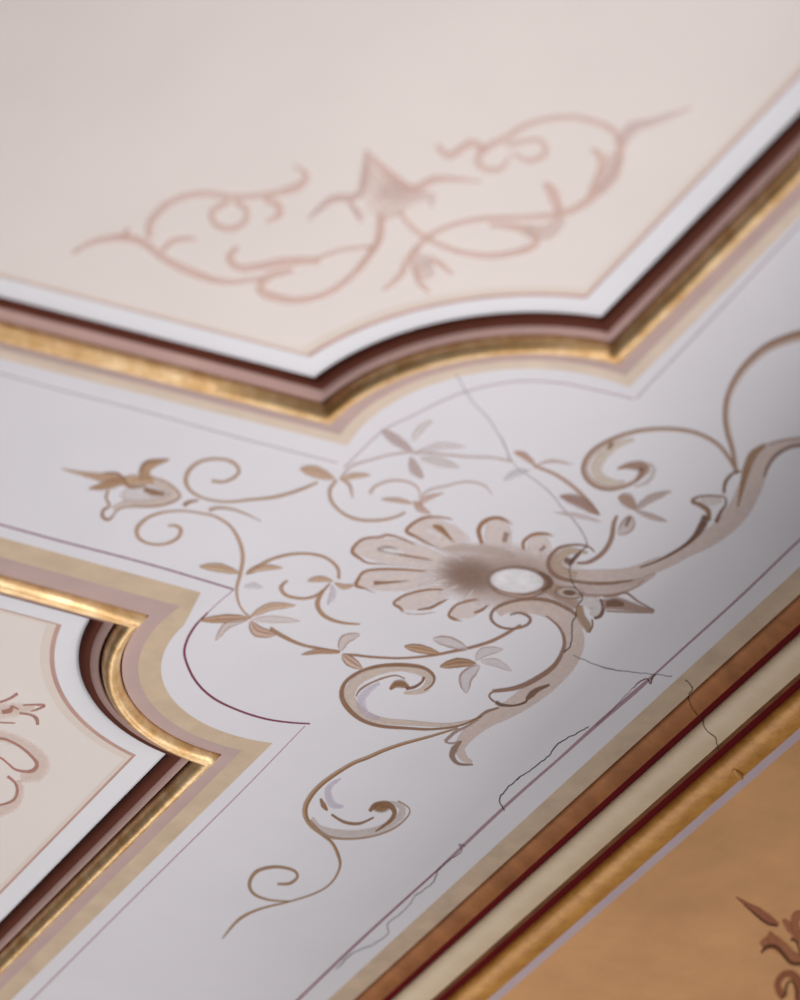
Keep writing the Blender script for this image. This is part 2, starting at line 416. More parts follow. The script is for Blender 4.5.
lobe(F1([(90,400),(200,402),(340,400),(500,390)]), [8,21,21,14], F1([(440,357),(300,347),(190,347),(120,360),(92,395),(82,428),(130,445),(180,467)]), [1.4,2.4,2.6,2.6,3.2,4,1.6,2.2],
     [(F1([(168,415),(195,415),(250,412),(360,404)]),[5,4,2.4,1],OL)])
lobe(F1([(290,525),(380,508),(460,478),(550,450)]), [7,17,16,10], F1([(520,448),(430,450),(330,475),(270,515),(300,540),(322,565)]), [1.2,2.2,2.6,2.8,3,4],
     [(F1([(385,550),(450,540),(500,515),(550,490)]),[1.2,3.2,3,1.2],OL),(F1([(325,567),(400,572),(480,560)]),1.2,(190,168,160))])
lobe(F1([(560,570),(640,552),(710,520)]), [7,16,13], F1([(690,497),(620,510),(570,535),(545,575),(570,595),(615,606)]), [1.4,2.4,2.6,3,3.2,1.6],
     [(F1([(668,565),(710,550),(745,522)]),[1.5,3.4,1.5],OL)])
lobe(F1([(350,140),(450,150),(540,190),(640,250)]), [9,24,28,22], F1([(570,97),(480,85),(420,90),(370,115),(333,155),(380,185),(440,218),(515,252)]), [1,2,3,3,4,3,2.6,1.6],
     [(F1([(462,128),(500,142),(535,175),(575,218)]),[2,7,4,1.2],(156,116,80)),(F1([(425,145),(470,165),(520,195)]),[3,6,3],(222,214,214))])
lobe(F6([(225,405),(232,455),(240,520)]), [18,28,24], F6([(170,500),(155,440),(185,402),(240,393),(295,420)]), [4,5,4.5,3.5,2],
     [(F6([(268,448),(255,492)]),[6,5],(156,130,120))])
lobe(F6([(370,470),(392,500),(420,540)]), [10,24,20], F6([(335,522),(335,487),(370,460),(415,455),(458,465)]), [3,3.5,3.5,3,2],
     [(F6([(422,503),(398,525)]),[4,3],(158,132,124))])
for fp in ([(330,300),(450,315),(560,345)],[(380,430),(480,410),(560,395)],[(480,470),(560,440),(600,425)],[(470,240),(560,270),(620,310)],[(620,500),(650,470),(670,440)]):
    stroke('shell_flute', t, F1(fp), [2,4,2], prof_soft((216,206,204),.7), 6, fade=(.2,.3))
stroke('shell_edge', t, F1([(500,250),(600,240),(720,245),(800,262),(880,285)]), [4,10,12,10,6], prof_soft((196,178,168),.6), 4)
blob('shell_eye_rim', t, 519,582,34,17, [(0,(150,122,108),.9),(.8,(140,112,98),.95),(.92,(152,126,112),.7),(1,(160,140,130),0)], layer=6, rot=.06)
blob('shell_eye', t, 517,581,28,12.8, [(0,(228,224,226),1),(.8,(224,219,222),1),(.93,(212,204,206),.95),(1,(180,164,158),0)], layer=7, rot=.06)
stroke('shell_eye_line', t, F2([(75,400),(130,420),(210,428),(270,405)]), [1,2.6,2.6,1], prof_line((190,164,152),.8), 8)
stroke('shell_eye_dark_line', t, F2([(262,322),(305,350),(310,378),(275,405)]), [2,6,6,1.5], prof_line((120,90,74),.8), 8)  # dark outline stroke along the right of the eye
stroke('shell_base', t, F2([(300,385),(360,420),(430,470)]), [14,18,14], prof_soft((172,148,134),.85), 5)
blob('small_eye', t, *F2([(398,412)])[0], 17,7, [(0,(110,82,68),.95),(.35,(118,90,76),.9),(.5,(206,192,186),.8),(.8,(150,122,106),.85),(1,(160,140,130),0)], layer=9, rot=.08)

# ------------------------------------------------------------------ lower acanthus scroll
F3=lambda p:T(320,640,5,p); F4=lambda p:T(440,600,5,p); L8=lambda p:T(200,720,3.333,p)
t = thing('acanthus_scroll', U(500,700), 'long painted acanthus scroll curling from under the shell down to the bottom of the frieze', 'painted ornament')
BODY=(208,188,180)
l=stroke('acanthus_body', t, F4([(290,70),(350,30),(450,30),(560,55),(640,110),(672,190),(660,270),(605,350),(520,425),(430,490),(340,550),(240,600),(150,665),(100,735),(120,790),(160,812)]), [8,15,16,18,20,21,20,20,22,22,18,16,15,12,8,3], prof_flat(BODY,.85), 4)
for pts,w,c in [
 (F4([(350,75),(400,65),(450,90),(435,125),(360,145),(290,130),(255,90),(275,45),(350,10),(450,-5),(550,5),(640,45),(690,82)]),[1.6,2.4,3.4,3,2.4,2.6,3.4,3.2,3.2,3.4,3.6,3.8,3],(142,110,88)),
 (F4([(530,80),(590,130),(620,190),(615,250),(570,330),(480,395),(380,440),(262,457)]),[1.4,2.4,3.4,4,5,5.5,5,3.4],(146,112,94)),
 (F4([(262,460),(246,480),(262,502),(285,515)]),2,(140,108,88)),
 (F4([(280,512),(310,525),(370,528),(425,512),(436,492)]),[4.5,3.4,2,2.4,2],(110,82,68)),
 (F4([(432,498),(460,470),(490,448),(548,424)]),[3,7,5,2],(122,92,74)),
 (F4([(188,592),(235,558),(295,540)]),[2.5,3,1.4],(146,118,100)),
 (F4([(25,708),(75,662),(120,640),(190,600)]),[3.4,3.4,2.4,1.2],(160,136,128)),
 (F4([(25,710),(60,718),(100,705)]),[2,2,1],(166,144,138)),
 (F4([(108,705),(72,745),(62,785),(95,820),(165,824)]),[1.4,7,6,3,1.6],(146,120,108))]:
    stroke('acanthus_outline', l, pts, w, prof_line(c,.85), 8)
s=stroke('large_curl', t, F3([(800,395),(640,425),(450,415),(320,405),(220,370),(155,310),(150,260),(195,200),(300,155),(400,142),(490,155),(548,190),(530,240),(480,262),(420,265)]), [3,4,6,7,9,12,12,10,8,7,8,9,8,5,3], prof_flat((202,184,172),.9), 4)
stroke('curl_outline', s, F3([(810,380),(700,428),(560,447),(440,442),(300,430),(200,395),(130,330),(108,270),(130,210),(200,160),(300,130),(420,125),(520,140),(570,182),(560,225),(520,252)]), [2,2,2.4,3,3.6,4.4,5.4,5,4,3.4,3.4,4,3.4,3,2,1], prof_line((142,106,78),.88), 7)
stroke('curl_crease', s, F3([(180,285),(200,250),(250,218),(320,190),(380,178),(425,195)]), [1,2.4,2,2,1.4,1.4], prof_line((152,118,96),.75), 7)
stroke('curl_wash', s, F3([(300,215),(235,260),(205,310),(235,370),(300,395)]), [3,9,12,8,3], prof_soft((200,190,204),.6), 5)
stroke('curl_bud', s, F3([(350,248),(380,222),(415,222),(445,240)]), [3,9,10,3], prof_soft((142,104,70),.95), 8)
stroke('curl_bud_line', s, F3([(430,245),(475,235),(510,210),(520,185)]), [3,3,2.4,3.4], prof_line((128,92,72),.9), 8)
s=stroke('tendril', t, F3([(690,440),(560,480),(430,515),(330,548)])+L8([(560,125),(500,150),(410,210),(362,265),(350,310),(368,350),(410,385),(440,410),(460,450),(466,490),(440,540),(390,575),(300,605),(200,630),(130,665),(75,728)]), [2,3,3.6,4.2,4.4,4.4,5.2,6,6,5,3.4,3.6,4,3,2.2,2,2,2.6,3.6,1.6], prof_two((146,110,74),(178,150,122),.92,.8), 7)
stroke('small_curl', s, L8([(300,605),(230,600),(180,580),(165,545),(190,505),(250,490),(308,500),(325,522),(300,545),(258,547)]), [1.4,2.4,3,4,4,3.6,3,3,3.4,2.4], prof_line((158,128,98),.85), 7)
s=stroke('middle_curl', t, L8([(375,325),(400,360),(470,378),(560,375),(630,350),(672,315),(668,288),(630,278),(590,290)]), [3,7,9,9,9,9,7,5,3], prof_soft((198,186,182),.9), 5)
for pts,w,c in [(L8([(365,335),(410,380),(470,396),(560,391),(640,365),(690,325),(697,295),(660,270)]),[3,4,2.6,2,2,1.6,1.4,1.2],(166,140,116)),
                (L8([(438,315),(480,340),(530,346),(580,325)]),[2,3.4,3,1.6],(142,108,76)),
                (L8([(565,305),(585,285),(625,282),(648,305),(635,335),(585,372)]),[3,6,7,5,4,1.4],(140,104,70)),
                (L8([(402,262),(412,285),(425,302)]),[2,6,2],(146,110,76))]:
    stroke('curl_outline', s, pts, w, prof_line(c,.88), 8)
blob('curl_bud', s, *L8([(603,292)])[0], 10,6, [(0,(138,104,70),.95),(.6,(146,112,80),.9),(1,(170,140,110),0)], layer=8)
stroke('curl_wash', s, L8([(470,195),(428,230),(440,280),(478,290)]), [2,8,10,3], prof_soft((196,188,202),.7), 4)

# ------------------------------------------------------------------ right acanthus scroll
F7=lambda p:T(640,320,5,p); F8=lambda p:T(560,420,4.444,p); G1=lambda p:T(640,420,5,p)
t = thing('acanthus_scroll', U(680,540), 'painted acanthus scroll sweeping from the shell up to the right edge of the frieze', 'painted ornament')
l=stroke('acanthus_body', t, F2([(420,330),(520,340),(620,345),(700,330)])+G1([(60,735),(140,705),(230,655),(340,595),(430,525),(500,440),(550,340),(590,250),(650,170),(720,122),(800,105),(900,95)]), [8,15,19,19,16,14,15,18,21,24,25,22,15,9,7,7], prof_flat((206,186,179),.85), 4)
stroke('acanthus_wash', l, F2([(430,392),(520,396),(620,388),(700,368),(780,325)]), [6,12,13,10,4], prof_flat((200,178,170),.7), 4)
for pts,w,c in [
 (F2([(510,232),(480,207),(420,200),(350,215),(308,262),(312,312),(360,348),(450,366),(560,371),(680,357)]),[1.4,2,2.6,3.6,4.6,4.6,4,3.4,3.4,1.6],(142,112,92)),
 (F2([(378,262),(400,275),(420,262),(448,232)]),[5,8,4,3],(120,90,72)),
 (F2([(430,418),(520,425),(600,420),(680,395),(730,355)]),[3,3,2,1.6,1],(170,146,136)),
 (G1([(0,738),(100,700),(200,645),(265,592),(308,535),(332,480)]),[1.4,2,3,5,9,8],(108,76,58)),
 (G1([(345,505),(340,455),(300,425),(262,408),(290,386),(350,380),(420,384)]),[4,6,5,4,2.4,2,1.8],(140,108,80)),
 (G1([(424,384),(430,420),(402,465),(380,512)]),[1.6,2.4,3.4,5],(126,92,72)),
 (G1([(420,368),(428,312),(465,268),(505,256)]),[3,4,3,1.6],(126,92,72)),
 (G1([(488,435),(510,340),(530,255),(565,175),(628,125)]),[1.5,5,8,9,4],(156,124,94)),
 (G1([(900,118),(800,127),(740,140),(680,178),(640,230),(620,290)]),[3,4,4,4,3,1.6],(140,112,104)),
 (G1([(620,130),(700,105),(800,90),(900,80)]),[2,2,2,2],(172,150,140))]:
    stroke('acanthus_outline', l, pts, w, prof_line(c,.85), 8)
stroke('leaf_wash', l, G1([(300,400),(360,410),(410,400)]), [4,11,5], prof_soft((208,196,190),.8), 6)
stroke('curl_wash', l, F2([(480,235),(400,228),(345,265),(355,310),(430,335)]), [3,10,14,12,8], prof_soft((186,168,150),.85), 6)
stroke('tall_tendril', t, F7([(485,770),(465,650),(440,560),(430,480),(440,390),(480,300),(540,220),(620,150),(700,110),(800,78),(920,60)]), [4,6,7,7,7,8,9,10,11,12,12], prof_two((150,118,96),(192,172,160),.92,.75), 6)
s=stroke('left_curl', t, F8([(785,235),(750,170),(700,110),(620,65),(530,45),(430,42),(330,55),(230,90),(150,140),(112,200),(118,250),(160,290),(220,305),(290,293),(345,265),(372,238)]), [3,5,5,5,5,5,5,6,7,8,8,7,6,5,4,2], prof_two((186,164,148),(150,120,98),.7,.9)[::1], 7)
stroke('curl_wash', s, F8([(330,85),(250,115),(185,165),(160,215),(180,258),(235,282),(290,275)]), [4,9,14,14,13,10,3], prof_soft((206,190,176),.85), 5)
stroke('curl_bud', s, F8([(255,218),(300,205),(350,205),(378,215),(360,245),(335,270)]), [2,8,13,13,8,3], prof_soft((160,130,110),.9), 8)
stroke('curl_halo', s, F8([(400,190),(418,225),(390,275),(330,298)]), [3,6,6,2], prof_soft((200,188,184),.7), 6)
stroke('curl_spur', s, F8([(232,98),(215,132)]), [6,3], prof_line((152,122,100),.8), 8)
s=stroke('pendant_flower', t, F2([(445,445),(490,450),(520,480),(500,520)]), [8,20,18,8], prof_soft((206,196,196),.9), 6)
for pts,w,c in [(F2([(535,440),(548,480),(535,515),(508,526)]),[2,4,4,3],(112,80,66)),
                (F2([(545,465),(610,462),(690,480),(775,497)]),[10,14,9,1.5],(162,136,124)),
                (F2([(560,462),(600,458),(640,466)]),[5,8,3],(124,92,76)),
                (F2([(548,432),(600,425),(650,414),(700,450),(775,492)]),[1.6,2.4,2.6,2,1.2],(150,124,112)),
                (F2([(560,495),(660,500),(770,503)]),[1.5,1.5,1],(166,142,132)),
                (F2([(440,470),(450,520),(475,560),(482,590)]),[8,9,9,3],(164,138,114)),
                (F2([(485,590),(500,560),(498,530)]),[2,2,1.5],(134,104,84))]:
    stroke('flower_outline', s, pts, w, prof_line(c,.85), 9)

# ------------------------------------------------------------------ leafy vines
def leaf(par, pts, w, ce=(158,124,96), ci=(190,164,140), kind='solid', al=.9, layer=7):
    ws = [w*.15, w*.8, w, w*.7, w*.12] if len(pts) > 2 else [w*.15, w*.12]
    if len(pts) == 2: pts=[pts[0],((pts[0][0]+pts[1][0])/2,(pts[0][1]+pts[1][1])/2),pts[1]]; 
    w*=1.0; ws=[w*.12, w*.78, w, w*.74, w*.08]
    # five stations along the leaf
    P,_=catmull(pts,[0]*len(pts),8); q=[P[int(i*(len(P)-1)/4)] for i in range(5)]
    pr = prof_open(ce,ci,al,al*.55) if kind=='open' else (prof_soft(ce,al) if kind=='soft' else prof_leaf(ce,ci,al))
    return stroke('leaf', par, q, ws, pr, layer)
G2=lambda p:T(60,440,5,p); G3=lambda p:T(180,440,5,p); G4=lambda p:T(180,560,4,p); F5=lambda p:T(300,400,5,p)
# flower at the far left
t = thing('flower_ornament', U(130,490), 'painted tan flower bud with a pointed tip at the left end of the vine', 'painted ornament')
FB=(172,140,110)
stroke('petal', t, G2([(5,143),(100,166),(200,186),(260,190),(325,205)]), [1,5,11,13,9], prof_soft((184,154,126),.9), 6)
stroke('petal', t, G2([(145,244),(200,235),(260,218),(325,205)]), [2,9,13,8], prof_soft((172,138,104),.9), 7)
stroke('petal_line', t, G2([(220,165),(290,170),(325,205)]), [1.4,3,3], prof_line((156,120,90),.8), 9)
blob('bud_fill', t, *G2([(440,272)])[0], 29,12, [(0,(216,208,210),.8),(.7,(214,204,204),.7),(.9,(208,194,188),.6),(1,(200,184,176),0)], layer=3, rot=-.05)
stroke('calyx', t, G2([(310,215),(350,205),(410,200),(470,200)]), [9,15,12,9], prof_soft((190,162,134),.92), 8)
stroke('calyx_line', t, G2([(318,200),(350,235),(400,235),(430,225)]), [3,3,2,1.4], prof_line((156,120,88),.8), 10)
stroke('petal', t, G2([(425,200),(425,160),(450,128),(550,98)]), [14,14,12,1], prof_soft((176,144,114),.92), 8)
stroke('petal_line', t, G2([(400,165),(415,125),(450,105),(540,97)]), [2,2.6,2.4,1], prof_line((150,114,84),.85), 10)
s=stroke('petal', t, G2([(440,195),(520,225),(570,270),(520,305),(420,320),(330,320),(265,345)]), [9,13,13,12,10,9,6], prof_soft((208,190,180),.85), 5)
stroke('petal_outline', s, G2([(470,190),(530,215),(580,250),(603,282),(560,312),(480,332),(380,332),(300,345),(262,385)]), [1,1.4,1.8,2.4,2.6,2.4,1.8,1.8,1.6], prof_line((172,140,120),.85), 8)
stroke('petal_outline', s, G2([(242,250),(232,290),(248,330),(220,350),(213,382),(240,400),(266,382)]), [2.4,3,2.4,3,4,3,1.6], prof_line((160,126,98),.85), 8)
stroke('petal_spot', s, G2([(420,245),(465,262),(525,270)]), [5,9,4], prof_soft((146,112,84),.9), 9)

t = thing('leafy_vine', U(250,500), 'slender painted vine on the frieze passing above the shell, between it and top panel', 'painted ornament')
VB=(176,148,122)
stroke('stem', t, G3([(160,205),(220,210),(275,185),(295,150),(260,110),(180,95),(100,110),(45,155),(30,210),(60,260),(130,295),(230,310),(350,300),(480,285),(600,250),(690,212)]), [3.6,3,3.4,3.8,3.4,3,3.6,4.6,4.6,3.4,2.4,2.4,2.8,3.4,3.4,2.4], prof_line(VB,.85), 6)
stroke('bract', t, G3([(18,328),(50,310),(95,302)]), [5,4,1], prof_line((160,126,100),.85), 7)
stroke('bract', t, G3([(145,352),(190,340),(260,347),(330,370),(405,406)]), [4,3.4,2.6,2,1], prof_line((176,150,126),.8), 7)
leaf(t, F5([(0,345),(80,360),(175,395)]), 13, (178,146,118),(194,166,140))
leaf(t, F5([(200,403),(270,380),(355,377)]), 7, (180,150,124),(200,176,154))
leaf(t, F5([(205,400),(248,425),(264,495)]), 5, (182,156,136),(200,176,154),'soft')
stroke('stem', t, F5([(185,400),(150,450),(160,510),(220,570),(300,600),(400,602),(480,585),(528,562)]), [3,4.2,4,3.2,3.4,3,2.8,2.2], prof_line((180,154,132),.85), 6)
stroke('stem', t, F5([(200,395),(260,332),(350,302),(450,275),(560,262),(700,272),(840,285)])+F6([(200,150),(290,166)]), [2.6,2.6,2.2,2.2,2.6,2.4,2.4,2.2,2.2], prof_line((194,172,164),.8), 5)
leaf(t, F5([(408,150),(480,200),(568,258)]), 14, (186,164,162),(196,178,176),'soft',.85)
leaf(t, F5([(562,205),(600,150),(668,100)]), 9, (200,180,174),(212,200,196),'open',.75)
leaf(t, F5([(570,275),(690,232),(830,235)]), 8, (194,174,170),(208,196,194),'open',.75)
leaf(t, F5([(600,290),(700,310),(800,340)]), 13, (206,194,192),(208,198,196),'soft',.7)
leaf(t, F5([(555,285),(575,345),(620,392)]), 14, (186,166,162),(196,180,176),'soft',.85)
stroke('tendril', t, F5([(350,470),(378,432),(450,405),(530,408),(585,435),(600,470)]), [3.6,3,2.4,2.2,2.2,1.6], prof_line((192,170,158),.85), 6)
leaf(t, F5([(405,498),(490,502),(570,520)]), 6, (180,152,134),(198,176,162))
leaf(t, F5([(590,545),(620,500),(720,465)]), 8, (196,170,158),(204,184,174),'soft',.85)
leaf(t, F5([(570,505),(600,540),(655,570)]), 10, (192,164,152),(204,184,174),'soft',.85)
stroke('tendril', t, F5([(595,490),(650,450),(740,430)])+F6([(60,255),(120,248),(180,265),(210,300)]), [2,2.6,2.4,2.2,2.2,2.2,1.2], prof_line((198,178,170),.8), 6)
leaf(t, F6([(295,128),(340,145),(385,185)]), 9, (184,154,138),(196,172,158),'soft')
leaf(t, F6([(385,182),(450,165),(535,180)]), 5, (196,174,166),(208,194,190),'soft',.8)
leaf(t, F6([(255,242),(300,215),(365,202)]), 10, (198,192,194),(204,198,200),'soft',.6)
stroke('stem', t, F6([(375,183),(460,218),(530,265),(590,322),(636,378)]), [3,3.6,4,4,2], prof_line((178,148,132),.88), 7)
leaf(t, F6([(480,305),(560,328),(640,382)]), 15, (158,130,118),(182,158,146),'soft')
leaf(t, F6([(455,370),(560,385),(650,412)]), 7, (204,186,184),(208,196,194),'soft',.7)

t = thing('leafy_vine', U(280,630), 'slender painted leafy vine on the frieze passing below left of the shell into its curl', 'painted ornament')
stroke('stem', t, G2([(540,430),(580,430),(605,450),(590,490),(530,520),(450,520),(395,490),(388,440),(440,390),(520,362),(620,356),(720,370)])+G3([(180,385),(250,430),(295,500),(315,580),(305,660),(285,740)])+G4([(232,160),(250,200),(285,235)]), [1.6,3,4.4,3.6,2.8,2.6,4,4.6,3.4,2.4,2,2.2,2.6,3,4,4.4,4,3.2,2.4,2,2.4], prof_line((180,150,124),.85), 6)
leaf(t, G3([(98,634),(200,640),(302,668)]), 10, (166,134,104),(196,170,140))
leaf(t, G3([(330,672),(400,640),(515,640)]), 8, (168,136,106),(200,176,150))
leaf(t, G3([(320,735),(370,728),(420,740)]), 8, (200,196,200),(204,200,204),'soft',.6)
leaf(t, G4([(278,235),(190,235),(75,243)]), 10, (164,126,92),(184,152,122))
leaf(t, G4([(272,240),(190,262),(143,325)]), 8, (176,142,118),(206,188,180),'open')
leaf(t, G4([(283,228),(360,188),(465,183)]), 9, (180,148,120),(202,178,154))
leaf(t, G4([(290,240),(380,238),(482,246)]), 8, (194,168,152),(208,196,192),'open',.8)
leaf(t, G4([(285,245),(310,285),(385,300)]), 13, (172,138,112),(196,170,154))
stroke('stem', t, G4([(360,275),(420,310),(500,343),(640,368)]), [5,4.4,3,2.6], prof_line((164,130,102),.88), 6)
leaf(t, G4([(640,372),(560,366),(485,380)]), 6, (160,122,90),(182,148,120))
leaf(t, G4([(642,368),(660,320),(722,298)]), 11, (170,136,110),(206,190,182),'open')
leaf(t, G4([(650,378),(680,405),(732,436)]), 12, (160,124,98),(200,174,158))
stroke('stem', t, F3([(120,75),(180,77),(260,86),(400,92),(550,80),(680,55)])+F4([(130,245),(250,210),(340,165),(405,125)]), [2.4,2.6,2.4,2.2,2.4,3,3,3.4,3.4,2], prof_line((156,120,94),.88), 6)
leaf(t, F3([(422,33),(500,45),(600,68)]), 10, (156,118,82),(182,148,116))
leaf(t, F3([(565,-5),(650,12),(742,48)]), 12, (166,136,120),(206,194,194),'open')
leaf(t, F4([(0,335),(90,315),(182,318)]), 11, (146,108,74),(168,132,98))
leaf(t, F4([(182,305),(220,262),(318,248)]), 11, (190,170,164),(204,192,190),'open',.8)
leaf(t, F4([(205,310),(280,315),(362,358)]), 9, (196,178,174),(206,196,196),'open',.8)
leaf(t, F4([(200,330),(130,390),(135,468)]), 15, (162,134,120),(204,194,196),'open')

t = thing('curled_tendril', U(325,590), 'small painted looping tendril with three leaves touching the left side of the shell', 'painted ornament')
stroke('stem', t, G3([(335,672),(430,610),(540,575),(640,570),(730,590),(788,640),(795,695)]), [2,3,3,2.6,3,3.6,3], prof_line((174,142,114),.88), 7)
stroke('stem', t, G4([(432,82),(405,110),(428,143),(500,155),(560,135),(600,95)]), [1.6,4.4,3.4,2.8,3,2], prof_line((176,144,116),.88), 7)
stroke('stem', t, G4([(575,120),(550,175),(575,222),(640,250),(720,258)]), [3,5.4,4.4,3,1.2], prof_line((172,138,108),.88), 7)
leaf(t, G4([(510,85),(560,76),(615,86)]), 7, (172,140,112),(196,168,144))
leaf(t, G4([(618,92),(655,108),(700,100)]), 6, (168,134,106),(196,168,144))
leaf(t, G4([(610,100),(612,140),(590,180)]), 9, (202,192,200),(206,198,204),'soft',.8)

t = thing('leaf_sprig', U(632,510), 'small painted sprig of four brown leaves between the shell curl and the right scroll', 'painted ornament')
stroke('stem', t, F8([(255,425),(240,460),(228,530),(190,592),(130,632),(75,637)]), [2.4,4.6,5.4,5,4,2], prof_line((154,124,108),.88), 7)
leaf(t, F8([(258,345),(300,358),(340,402)]), 17, (168,142,128),(180,156,142),'soft')
leaf(t, F8([(335,402),(400,352),(495,318)]), 11, (182,162,156),(196,180,176),'soft')
leaf(t, F8([(330,402),(410,432),(478,452)]), 8, (184,164,158),(196,180,176),'soft')
leaf(t, F8([(318,425),(300,470),(258,512)]), 16, (166,140,126),(198,182,176),'open')
stroke('leaf_vein', t, F8([(312,430),(292,475)]), [5,3], prof_line((140,110,92),.7), 9)

# ------------------------------------------------------------------ ornament of the top panel (recessed field)
Q1=lambda p:T(60,90,2.353,p); Q2=lambda p:T(360,90,2.353,p)
t = thing('arabesque_ornament', U(390,220,-.011), 'pale pink painted arabesque with a pointed centre flower inside the large top panel', 'painted ornament')
RB=-.011
def pk(nm, pts, w, c=(216,188,178), al=.85, par=None, layer=2): return stroke(nm, par or t, pts, [x*1.35 for x in w] if isinstance(w,list) else w*1.35, prof_soft(c,al*.72), layer, base=RB)
pk('tendril', Q1([(30,385),(80,358),(150,347),(200,362),(250,400),(330,437),(400,452),(480,443)]), [3,5,8,8,7,8,5,4])
pk('spur', Q1([(150,350),(162,325)]), [6,4])
pk('tendril', Q1([(210,350),(215,310),(260,265),(330,245),(420,252),(500,245),(560,228),(580,200),(550,178)]), [6,8,6,6,5,6,9,6,2])
pk('ring', Q1([(400,262),(360,285),(365,315),(400,328),(435,310),(438,280),(410,262)]), 6)
pk('curl', Q1([(480,258),(512,270),(515,295),(485,312)]), [4,8,7,3])
pk('curl', Q1([(240,382),(268,355),(322,350)]), [4,6,3])
pk('curl', Q1([(420,368),(400,395),(430,420),(530,405),(612,402)]), [4,8,7,9,6])
pk('tendril', Q1([(600,400),(660,378),(745,368)]), [4,4,4])
pk('tendril', Q1([(550,425),(490,440),(475,475),(550,495),(630,478),(700,425),(740,370),(757,300)]), [5,8,9,7,6,6,6,6])
pk('flower', Q1([(722,160),(735,210),(765,250),(790,300)]), [3,24,42,30], (220,199,191), .6, layer=1)
pk('petal', Q1([(722,140),(718,200),(700,250),(640,258),(585,305)]), [3,6,7,7,3], (204,178,172))
pk('petal', Q1([(680,262),(700,290),(712,310)]), [4,6,4], (204,178,172))
pk('petal', Q2([(20,150),(60,190),(120,235),(180,210),(285,216)]), [3,8,10,7,2])
pk('petal', Q2([(50,230),(110,250),(170,250),(165,275)]), [20,16,8,3], (216,194,188), .7)
pk('tendril', Q2([(50,290),(50,350),(20,390),(-10,425)]), [6,5,5,3])
pk('tendril', Q2([(90,285),(140,338),(230,380),(320,390),(400,372),(415,345),(375,325),(305,318)]), [5,5,5,6,7,7,8,4])
pk('tendril', Q2([(130,385),(150,355),(200,325),(280,305),(400,300),(480,290),(540,258),(595,200),(612,140),(600,100),(550,75),(480,65),(400,80),(340,115),(285,145),(285,182),(330,187),(352,155)]), [5,6,5,5,5,7,8,9,9,6,5,5,5,6,7,6,5,3])
pk('curl', Q2([(180,128),(210,155),(265,125),(300,150)]), [4,7,8,3])
pk('curl', Q2([(345,130),(420,118),(437,148),(400,168),(360,150)]), [5,5,6,5,3])
pk('leaf', Q2([(615,130),(640,90),(690,75),(782,42)]), [8,12,7,2], (212,188,184))
pk('leaf', Q2([(545,140),(572,170),(540,250)]), [4,9,5])
pk('leaf', Q2([(600,150),(590,200),(560,240)]), [14,18,10], (218,198,192), .6)
pk('leaf', Q2([(435,218),(455,245),(470,290)]), [4,12,8])
pk('leaf', Q2([(390,330),(440,335),(480,300)]), [12,16,8], (214,192,184), .8)
pk('bud', Q2([(135,370),(115,400),(92,440),(55,472)]), [5,8,6,3])
pk('bud', Q2([(135,390),(150,425),(175,420)]), [14,20,10], (218,198,192), .8)
pk('bud', Q2([(130,410),(138,450),(165,478)]), [5,6,3])
pk('bud', Q2([(160,395),(190,410),(218,435)]), [5,6,3])

# ornament of the lower left panel
t = thing('arabesque_ornament', U(15,760,-.011), 'rose coloured painted scrolls cut by the left edge inside the lower left panel', 'painted ornament')
R1=lambda p:T(0,680,7.14,p)
HC=(220,200,190)
pk('halo', R1([(-150,380),(0,400),(150,450),(275,540),(310,610),(260,680),(150,700)]), [9,10,10,11,12,12,8], HC, .8)
pk('halo', R1([(130,720),(145,800),(100,890),(0,940),(-120,990)]), [7,8,10,10,10], HC, .8)
pk('halo', R1([(-140,230),(0,225),(120,212),(250,200)]), [13,14,12,5], HC, .8)
def rs(pts,w,c=(180,130,118)): stroke('scroll_line', t, pts, w, prof_line(c,.85), 5, base=RB)
rs(R1([(-150,400),(0,418),(60,432),(150,480),(230,550),(265,602),(245,642),(190,656),(110,640),(60,600),(0,555),(-120,520)]), [2.5,2.6,2.4,2.4,3,4,4,3,2.4,2,2,2])
rs(R1([(55,690),(108,735),(125,795),(95,860),(0,895),(-120,905)]), [3,2.4,3,2.2,2,2])
rs(R1([(-100,180),(0,160),(70,135),(128,98)]), [2,2,2.4,3])
rs(R1([(15,230),(75,218),(88,190),(135,212)]), [4,5,2.4,1.4], (176,128,112))
rs(R1([(165,182),(240,178),(318,184),(260,215),(220,225)]), [1.2,1.6,3,1.8,1])
rs(R1([(140,238),(220,250),(262,278),(270,322)]), [2,2.4,4,3], (170,128,114))
rs(R1([(-100,300),(0,305),(110,310)]), [1.5,1.8,1.2], (186,150,138))

# ornament of the tan field
G5=lambda p:T(720,880,8.33,p)
t = thing('foliage_ornament', U(785,950,.002), 'reddish brown painted foliage on the tan ceiling at the bottom right corner', 'painted ornament')
TB=.002
def tn(nm, pts, w, c, al=.9, layer=1): return stroke(nm, t, pts, w, prof_line(c,al), layer, base=TB)
CF=(178,118,84); CD=(104,60,36)
tn('leaf', G5([(132,143),(220,205),(310,262),(390,320),(488,375)]), [.8,5,9,10,3], (170,108,80))
tn('leaf_line', G5([(200,205),(320,310),(400,365),(480,382)]), [1,2.6,3,3], CD, .85, 3)
tn('leaf', G5([(350,560),(430,515),(520,570),(600,640),(700,660),(820,640)]), [10,15,13,12,11,10], CF)
tn('leaf_line', G5([(345,610),(385,560),(460,555),(520,610),(590,690),(680,700),(800,680)]), [2,4,4,4,4,4,3], CD, .9, 3)
tn('leaf', G5([(415,430),(430,480),(450,530)]), [3,9,10], CF)
tn('leaf', G5([(525,330),(580,390),(640,450),(700,520)]), [3,10,10,8], CF)
tn('leaf', G5([(720,290),(640,300),(625,380),(660,460),(720,500)]), [8,10,9,8,8], CF)
tn('leaf_line', G5([(590,490),(640,520),(667,600),(690,660)]), [4,3,2,2], CD, .85, 3)
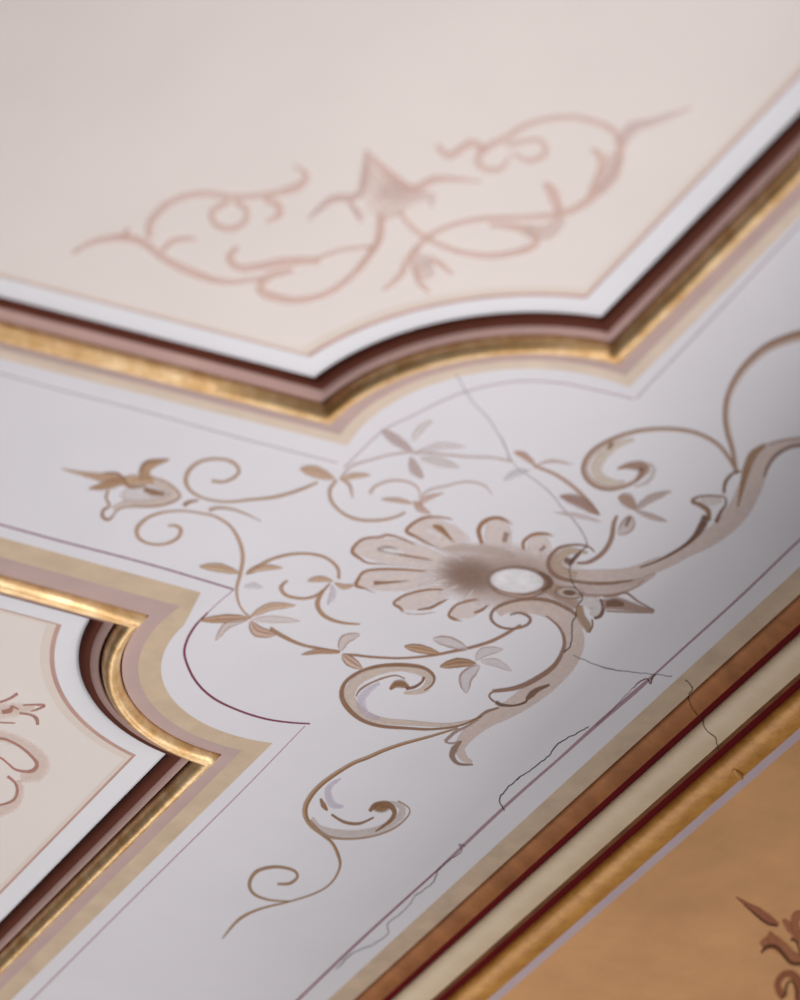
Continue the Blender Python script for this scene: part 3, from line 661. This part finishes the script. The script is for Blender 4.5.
tn('curl', G5([(535,960),(500,940),(480,870),(520,800),(590,785),(650,840),(660,920),(670,1040),(720,1120)]), [9,8,7,7,8,9,8,8,6], (158,98,66))
tn('curl_line', G5([(500,990),(545,960),(550,890),(590,840),(630,900),(635,1000)]), [3,3,3,2,3,3], CD, .8, 3)

# ------------------------------------------------------------------ light
def area(name, loc, target, size, power, col=(1,1,1), size_y=None, spread=math.pi):
    l = bpy.data.lights.new(name, 'AREA'); l.energy = power; l.color = col; l.size = size
    if size_y: l.shape='RECTANGLE'; l.size_y=size_y
    l.spread = spread
    o = bpy.data.objects.new(name, l); COL.objects.link(o); o.location = loc
    o.rotation_euler = (Vector(target)-Vector(loc)).to_track_quat('-Z','Y').to_euler(); return o
PX = U(430,250)
def window(name, loc, tl, az, length, height, power):
    l = Vector(loc)
    area(name, l, l+Vector((-math.cos(tl)*math.cos(az), -math.cos(tl)*math.sin(az), math.sin(tl))), length, power, (1,.985,.985), height)
window('window_light_long', (.518, -2.152, H-.665), -.543, -.083, 5.95, .491, 50)
window('window_light_near', (.50, -.529, H-.844), -.267, -.19, 1.056, .618, 16)
area('fill_light_far', (.66, 2.2, H-1.625), (.66, 2.2001, H), 1.4, 21, (1,.975,.95), 1.4)  # added fill, no known lamp; brightens the tan field and cornice
area('fill_light_near', (.822, .801, H-2.459), (.822, .8011, H), 1.157, 15, (1,.98,.96), 1.157)  # second added fill from below, no known lamp there either
w = bpy.data.worlds.new('world'); SC.world = w; w.use_nodes = True
w.node_tree.nodes['Background'].inputs[0].default_value = (.95,.93,1,1)
w.node_tree.nodes['Background'].inputs[1].default_value = .05

# ------------------------------------------------------------------ camera
cd = bpy.data.cameras.new('camera'); cam = bpy.data.objects.new('camera', cd); COL.objects.link(cam)
cd.sensor_fit = 'VERTICAL'; cd.sensor_height = 24; cd.sensor_width = 19.2; cd.lens = 24*FPX/1000
from mathutils import Matrix
R = Matrix((RIGHT, -DOWN, -FWD)).transposed()
cam.matrix_world = Matrix.Translation(CAM) @ R.to_4x4()
cd.dof.use_dof = True
cd.dof.focus_distance = (U(400,750)-CAM).dot(FWD)
cd.dof.aperture_fstop = cd.lens/1000/.048
cd.clip_start = .1
SC.camera = cam
SC.view_settings.view_transform = 'Standard'; SC.view_settings.look = 'None'
SC.view_settings.exposure = -.07; SC.view_settings.gamma = 1; SC.view_settings.use_curve_mapping = False
SC.cycles.transparent_max_bounces = 24
